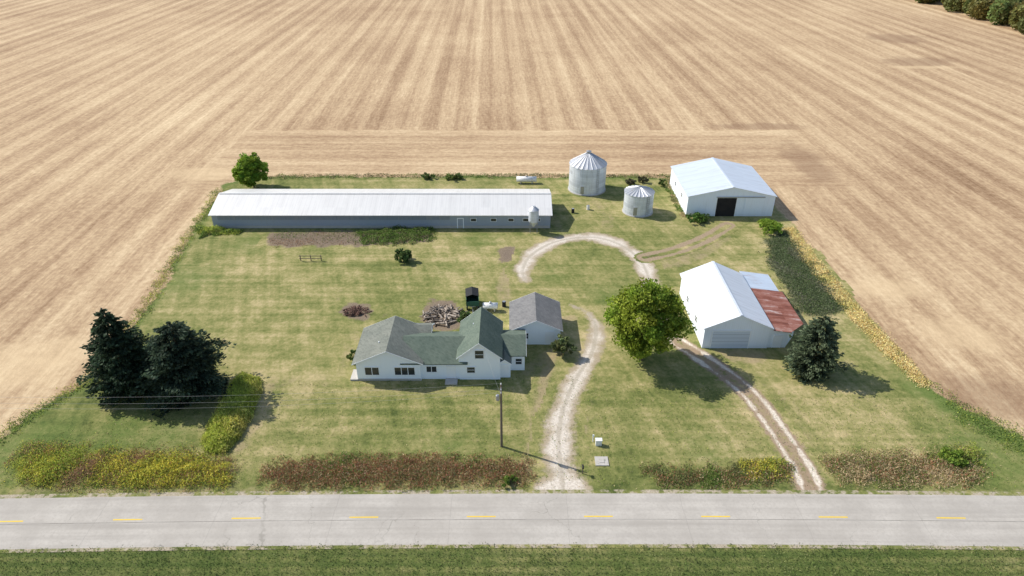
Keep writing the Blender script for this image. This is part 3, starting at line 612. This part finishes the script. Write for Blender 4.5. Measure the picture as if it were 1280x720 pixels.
# ---- house
ho=(-10,75,0)
Hs=thing('farmhouse',ho,'white farmhouse with several green-grey shingled gables','house')
def L(x_,y_): return (x_-ho[0],y_-ho[1])
c=L(-16.2,75.4); gwall(Hs,c,8.4,7.6,3.0,4.9,'Y',m_white); groof(Hs,c,8.4,7.6,3.0,4.9,'Y',m_shg,o=.45,oe=.4)
c=L(-14.4,79.0); gwall(Hs,c,4.4,6.0,2.6,3.8,'X',m_white); groof(Hs,c,4.4,6.0,2.6,3.8,'X',m_shg,o=.3,oe=.3)
c=L(-10.2,75.3); gwall(Hs,c,6.8,8.6,2.8,4.4,'X',m_white); groof(Hs,c,6.8,8.8,2.8,4.4,'X',m_shg2,o=.4,oe=.0,fascia=False)
c=L(-4.25,75.8); gwall(Hs,c,5.4,8.0,3.8,6.0,'Y',m_white); groof(Hs,c,5.4,8.0,3.8,6.0,'Y',m_shg2,o=.3,oe=.35)
c=L(.05,76.6); gwall(Hs,c,5.6,3.3,2.6,3.8,'X',m_white); groof(Hs,c,5.6,3.3,2.6,3.8,'X',m_shg2,o=.3,oe=.2)
c=L(-1.0,73.2); gwall(Hs,c,1.6,1.9,2.3,2.9,'Y',m_white); groof(Hs,c,1.6,1.9,2.3,2.9,'Y',m_shg,o=.15,oe=.15)
yf=71.6-75
window(Hs,'-Y',-18.4+10,1.55,yf,1.8,1.2,1,0); window(Hs,'-Y',-14.1+10,1.55,yf,2.6,1.2,2,0)
window(Hs,'-Y',-10.6+10,1.65,71.9-75,1.3,.9,1,0); door(Hs,'-Y',-8.0+10,71.9-75,.95,2.05,m_trim)
window(Hs,'-Y',-4.25+10,4.1,71.8-75,1.1,1.25,0,1); window(Hs,'-Y',-5.4+10,1.6,71.8-75,1.0,.9)
window(Hs,'-Y',.9+10,1.5,73.8-75,.8,.9); door(Hs,'-Y',-1.0+10,72.25-75,.8,1.95,m_trim)
window(Hs,'-X',0,1.6,-20.4+10,1.2,1.0,0,1)
MB().box((-20.9+10,72.6-75,.12),(1.0,2.2,.24)).obj('step',m_conc,parent=Hs)
MB().box((-8.0+10,71.2-75,.10),(1.6,1.2,.2)).obj('step',m_conc,parent=Hs)
MB().lathe([(.07,3.2),(.07,4.6)],8,(-17.6+10,74-75,0)).obj('vent_pipe',m_trim,parent=Hs)
MB().lathe([(.07,3.8),(.07,5.5)],8,(-5.2+10,77.0-75,0)).obj('vent_pipe',m_trim,parent=Hs)
MB().box((-16.2+10,71.57-75,.16),(8.3,.05,.3)).obj('foundation',m_conc,parent=Hs)
# ---- grain bins
def bin_mat(name,shade=1.0):
    m,t,b=newmat(name,.45,.25,.5); v,x,y,z=t.pos(True)
    f=t.math('ABSOLUTE',t.math('SUBTRACT',t.math('FRACT',t.math('DIVIDE',z,.8)),.5)); an=t.math('ARCTAN2',y,x)
    seg=t.math('ABSOLUTE',t.math('SUBTRACT',t.math('FRACT',t.math('MULTIPLY',an,24/6.2832)),.5))
    st=t.noise(t.comb(t.math('MULTIPLY',an,6),t.math('MULTIPLY',z,.4)),1,5,.7)
    pn=t.noise(t.comb(t.math('FLOOR',t.math('MULTIPLY',an,12/6.2832)),t.math('FLOOR',t.math('DIVIDE',z,.8))),3.3,0)
    c=t.mix(t.step(pn,.3,.7),(.56*shade,.60*shade,.66*shade),(.72*shade,.76*shade,.82*shade)); c=t.mix(t.step(st,.48,.78,0,.55),c,(.38,.38,.38))
    c=t.mix(t.step(f,.03,.01,0,.4),c,(.28,.29,.31)); c=t.mix(t.step(seg,.04,.015,0,.3),c,(.25,.26,.28))
    co=t.math('SINE',t.math('MULTIPLY',z,60))
    t.put(b.inputs['Base Color'],c); t.put(b.inputs['Normal'],t.bump(co,.3,.02)); return m
m_bin=bin_mat('galvanised_bin'); m_binroof,t,b=newmat('galvanised_roof',.4,.3,.5); v,x,y,z=t.pos(True); an=t.math('ARCTAN2',y,x)
pn=t.noise(t.comb(t.math('FLOOR',t.math('MULTIPLY',an,24/6.2832)),0),3.1,0); st=t.noise(v,1.2,5,.7)
c=t.mix(t.step(pn,.3,.7),(.62,.63,.65),(.44,.46,.49)); c=t.mix(t.step(st,.48,.75,0,.6),c,(.40,.34,.28)); t.put(b.inputs['Base Color'],c)
def grainbin(loc,r,eh,ah,label,cap=1.0):
    e=thing('grain_bin',(loc[0],loc[1],0),label,'grain bin',group='round grain bins in the farmyard')
    MB().lathe([(r+.18,0),(r+.18,.15)],40).obj('foundation',m_conc,parent=e)
    MB().lathe([(r,.16),(r,eh)],48).obj('body',m_bin,parent=e,smooth=False)
    n=24; vs=[(0,0,ah)]; ov=.1
    for k in range(n*2):
        a=2*math.pi*k/(n*2); lift=.09 if k%2 else 0; rr=r+ov; vs.append((rr*math.cos(a),rr*math.sin(a),eh-.03+lift))
    for k in range(n*2):
        a=2*math.pi*k/(n*2); vs.append(((r-.3)*math.cos(a),(r-.3)*math.sin(a),eh-.05))
    fs=[(0,1+k,1+(k+1)%(2*n)) for k in range(2*n)]+[(1+k,1+2*n+k,1+2*n+(k+1)%(2*n),1+(k+1)%(2*n)) for k in range(2*n)]
    mesh_obj('roof',vs,fs,m_binroof,parent=e)
    mb=MB()
    for k in range(n):
        a=2*math.pi*(k+.5)/n; mb.tube([(.4*math.cos(a),.4*math.sin(a),ah-.08-(ah-eh)*.4/r+.1),((r+ov)*math.cos(a),(r+ov)*math.sin(a),eh+.1)],.045,4)
    mb.obj('roof_rib',m_binroof,parent=e)
    MB().lathe([(.5*cap,ah-.25),(.5*cap,ah+.06*cap),(.58*cap,ah+.08*cap),(.1,ah+.25*cap)],20).obj('roof_cap',m_steel,parent=e)
    a=-1.9; fb=MB(); fb.box((r*math.cos(a),r*math.sin(a),1.2),(.9,.16,1.7)); fb.obj('door',m_steel,parent=e)
    lad=MB(); a=-1.1; cx,cy=(r+.12)*math.cos(a),(r+.12)*math.sin(a)
    for s in (-.2,.2): lad.box((cx+s,cy+s*.45,eh/2+.3),(.05,.05,eh))
    for k in range(int(eh/.4)): lad.box((cx,cy,.5+k*.4),(.4,.04,.04))
    lad.obj('ladder',m_steel,parent=e)
    return e
grainbin((16.1,137.5),3.9,5.8,8.4,'tall corrugated steel grain bin with conical ribbed roof')
grainbin((25.2,125.8),2.9,4.3,5.4,'short squat steel grain bin with low conical roof',.6)
e=thing('feed_bin',(4.05,116.4,0),'narrow white feed bin on legs against the long barn','feed bin')
MB().lathe([(.25,1.2),(.95,2.3),(.95,4.6)],24).obj('body',m_bin,parent=e); MB().lathe([(1.0,4.6),(.3,5.2),(.3,5.3),(.05,5.35)],24).obj('roof',m_binroof,parent=e)
for a in range(4):
    q=math.pi/4+a*math.pi/2; MB().tube([(.93*math.cos(q),.93*math.sin(q),0),(.93*math.cos(q),.93*math.sin(q),2.6)],.06,6).obj('leg',m_steel,parent=e)
# ---- tanks
def tank(px,py,Lh,r,label,rot=0,name='propane_tank',cat='gas tank'):
    X0,Y0=G(px,py); e=thing(name,(X0,Y0,0),label,cat,rot=rot)
    pp=[];rr=[]
    for k in range(7): a=k/6*math.pi/2; pp.append((-Lh/2+r*.8*(1-math.cos(math.pi/2-a)),0,r+.35)); rr.append(max(.03,r*math.sqrt(max(0,1-(1-math.sin(a))**2))))
    qq=[(-x_,0,z_) for x_,_,z_ in reversed(pp)]
    MB().tube(pp+qq,rr+list(reversed(rr)),20).obj('body',m_tank,parent=e,smooth=True)
    for s in (-1,1): MB().box((s*Lh*.28,0,.2),(.2,r*1.5,.42)).obj('leg',m_conc,parent=e)
    MB().lathe([(.2,2*r+.3),(.2,2*r+.52),(.05,2*r+.6)],12).obj('valve_dome',m_steel,parent=e)
tank(658,229,4.4,.6,'long white propane tank at the field edge')
tank(613,388,2.3,.5,'short white fuel tank standing behind the house',name='fuel_tank',cat='fuel tank')
# ---- farm wagon
X0,Y0=G(590,389); e=thing('farm_wagon',(X0,Y0+1.6,0),'dark green farm wagon with black covered box','wagon',rot=.08)
mb=MB(); w_,l_=1.9,3.2
mb.box((0,0,.95),(w_,l_,.1)); 
for s in (-1,1): mb.box((s*w_/2,0,1.55),(.07,l_,1.1))
mb.box((0,l_/2-.04,1.55),(w_-.08,.07,1.1)); mb.obj('box',m_green,parent=e)
mb=MB(); mb.box((0,-l_/2+.04,1.35),(w_-.08,.07,.7)); mb.obj('tailgate',m_green,parent=e)
v,f=prof_extrude([(-1.02,2.11),(0,2.45),(1.02,2.11),(1.02,2.16),(0,2.5),(-1.02,2.16)],2.4,'Y',(0,.45,0)); mesh_obj('cover',v,f,m_black,parent=e)
for sx in (-1,1):
    for sy in (-1,1):
        wh=MB().tube([(sx*.85-.1,sy*1.05,.42),(sx*.85+.1,sy*1.05,.42)],.42,16).obj('wheel',m_black,parent=e)
        MB().tube([(sx*.85-.115,sy*1.05,.42),(sx*.85+.115,sy*1.05,.42)],.2,12).obj('rim',m_tank,parent=wh)
MB().box((0,-2.3,.6),(.1,1.6,.1)).obj('drawbar',m_steel,parent=e)
MB().box((0,0,.75),(.9,3.0,.16)).obj('chassis',m_steel,parent=e)
# ---- utility pole and wires
X0,Y0=G(627,558); PX,PY=X0,Y0
e=thing('utility_pole',(X0,Y0,0),'wooden utility pole with transformer beside the house lawn','utility pole')
MB().tube([(0,0,-.3),(0,0,5),(0,0,9.2)],[.16,.14,.11],10).obj('pole',m_wood,parent=e)
MB().box((0,-.16,8.6),(.14,.12,.5)).obj('bracket',m_steel,parent=e)
MB().lathe([(.2,7.0),(.22,7.05),(.22,7.65),(.13,7.75)],14,(-.38,0,0)).obj('transformer',m_steel,parent=e)
for k,zz in enumerate((9.2,8.6,8.1)): MB().lathe([(.05,zz),(.08,zz+.05),(.05,zz+.18)],8,(0,-.2 if k else 0,0)).obj('insulator',m_tank,parent=e)
m_wire,t,b=newmat('aluminium_wire',.6,.1); v,x,y,z=t.pos(True); t.put(b.inputs['Base Color'],t.mix(t.noise(v,1,2),(.26,.26,.26),(.4,.4,.4)))
def wire(p0,p1,sag,label,r=.016,name='power_line'):
    pts=[]; 
    for k in range(25):
        u=k/24; q=[p0[i]+(p1[i]-p0[i])*u for i in range(3)]; q[2]-=sag*4*u*(1-u); pts.append(tuple(q))
    o=MB().tube(pts,r,5).obj(name,m_wire); tag(o,label,'power line','overhead wires strung along the road'); return o
X1,Y1=PX-78,PY-1.0
for k,(zz,off) in enumerate(((9.35,0),(8.75,-.2),(8.25,-.2))):
    wire((PX,PY+off,zz),(X1,Y1,zz-.4),1.3+.25*k,'thin overhead wire strung from the wooden utility pole',r=.0075)
wire((PX,PY+.1,7.6),(-3.6,71.75,5.4),.3,'service wire running from the pole to the house',r=.007)
e=thing('utility_pole',(X1,Y1,0),'plain wooden utility pole standing in the roadside grass','utility pole')
MB().tube([(0,0,-.3),(0,0,9.0)],[.14,.10],10).obj('pole',m_wood,parent=e)
# ---- piles
def pile(px,py,rx,ry,h,n,mat,name,label,cat,Ls=(1,2.6),r=.06):
    X0,Y0=G(px,py); mb=MB()
    for i in range(n):
        a=rng.uniform(0,6.28); k=math.sqrt(rng.uniform(0,1)); x_=math.cos(a)*k*rx; y_=math.sin(a)*k*ry; z_=rng.uniform(0,h)*(1-k*.8)
        l=rng.uniform(*Ls); b_=rng.uniform(0,6.28); el=rng.uniform(-.25,.35); d=Vector((math.cos(b_)*math.cos(el),math.sin(b_)*math.cos(el),math.sin(el)))*l/2
        c_=Vector((x_,y_,z_+.1)); mid=c_+Vector((0,0,rng.uniform(-.1,.15))); q=c_-d; q2=c_+d; q.z=max(q.z,.05); q2.z=max(q2.z,.05)
        rr=r*rng.uniform(.5,1.7); mb.tube([q,mid,q2],[rr,rr*.85,rr*.5],5)
    o=mb.obj(name,mat,loc=(X0,Y0,0)); tag(o,label,cat); return o
pile(552,395,2.9,2.6,1.1,75,m_woodp,'wood_pile','heap of grey dead branches and logs behind the house','wood pile',r=.12)
pile(446,390,2.1,1.4,.6,90,m_brick,'brush_pile','low reddish burnt brush pile on the lawn','brush pile',(.4,1.2),.07)
patch('ash_ground',[(424,388),(436,380),(458,380),(467,389),(455,400),(432,400)],.012,m_soil)
patch('pile_ground',[(527,385),(540,374),(572,378),(578,405),(560,416),(532,410)],.012,m_soil)
# ---- rail
X0,Y0=G(389,326); e=thing('garden_rail',(X0,Y0,0),'dark low wooden rail standing on the lawn','rail')
for s in (-1.8,0,1.8): MB().box((s,0,.55),(.12,.12,1.1)).obj('post',m_wood,parent=e)
for zz in (.5,1.0): MB().box((0,-.1,zz),(4.0,.06,.1)).obj('crossbar',m_wood,parent=e)
# ---- roadside small things
X0,Y0=G(748,556); e=thing('utility_box',(X0,Y0,0),'small white utility box on the drive edge','utility box')
MB().box((0,0,.4),(.7,.45,.8)).obj('body',m_tank,parent=e); MB().box((0,0,.83),(.78,.52,.05)).obj('lid',m_trim,parent=e)
X0,Y0=G(741,552); e=thing('marker_post',(X0,Y0,0),'short white marker post beside the drive','post')
MB().tube([(0,0,0),(0,0,1.1)],.06,8).obj('post',m_tank,parent=e); MB().box((0,-.07,1.0),(.22,.03,.3)).obj('plate',m_trim,parent=e)
X0,Y0=G(752,577); e=mesh_obj('concrete_pad',*(lambda m_:(m_.v,m_.f))(MB().box((0,0,.06),(1.5,1.4,.12)).box((0,0,.14),(.6,.6,.05))),m_conc,loc=(X0,Y0,0)); tag(e,'square concrete well cover set in the grass','well cover')
X0,Y0=G(728,592); e=thing('mailbox',(X0,Y0,0),'dark mailbox on a wooden post by the drive','mailbox')
MB().box((0,0,.5),(.1,.1,1.0)).obj('post',m_wood,parent=e)
v,f=prof_extrude([(-.1,0),(.1,0),(.1,.14),(.06,.21),(0,.24),(-.06,.21),(-.1,.14)],.5,'Y',(0,-.05,1.01)); mesh_obj('box',v,f,m_black,parent=e); MB().box((.13,-.1,1.2),(.02,.04,.16)).obj('flag',m_brick,parent=e)
for (px,py,mt,lb) in ((735,262,m_tank,'white barrel standing in the farmyard'),(716,266,m_black,'dark barrel standing near the long barn'),(630,383,m_black,'dark barrel beside the fuel tank')):
    X0,Y0=G(px,py); e=thing('barrel',(X0,Y0,0),lb,'barrel'); MB().lathe([(.28,0),(.3,.03),(.3,.3),(.315,.32),(.3,.34),(.3,.6),(.315,.62),(.3,.64),(.3,.9),(.27,.92)],18).obj('body',mt,parent=e); MB().lathe([(.26,.925),(.26,.94)],16).obj('lid',m_steel,parent=e)
# ------------------------------------------------ light, camera
az=math.radians(-66.5); el=math.radians(42)
W_=bpy.data.worlds.new("World"); scn.world=W_; W_.use_nodes=True; nt=W_.node_tree
sk=nt.nodes.new('ShaderNodeTexSky'); sk.sky_type='NISHITA'; sk.sun_disc=False; sk.sun_elevation=el; sk.sun_rotation=az
nt.links.new(sk.outputs[0],nt.nodes['Background'].inputs[0]); nt.nodes['Background'].inputs[1].default_value=.15
sd_=bpy.data.lights.new('sun','SUN'); sd_.energy=5.0; sd_.angle=math.radians(.5); sd_.color=(1,.955,.88)
so=link(bpy.data.objects.new('sun',sd_)); d=Vector((.92*math.cos(el),-.40*math.cos(el),-math.sin(el))); so.rotation_euler=d.to_track_quat('-Z','Y').to_euler(); so.location=(-60,100,80)
cam=bpy.data.cameras.new('camera'); cam.lens=24; cam.sensor_width=36; cam.clip_end=8000; co=link(bpy.data.objects.new('camera',cam)); co.location=(0,0,H); co.rotation_euler=(math.pi/2-PITCH,0,0); scn.camera=co
scn.view_settings.view_transform='Standard'; scn.view_settings.look='None'; scn.view_settings.exposure=0
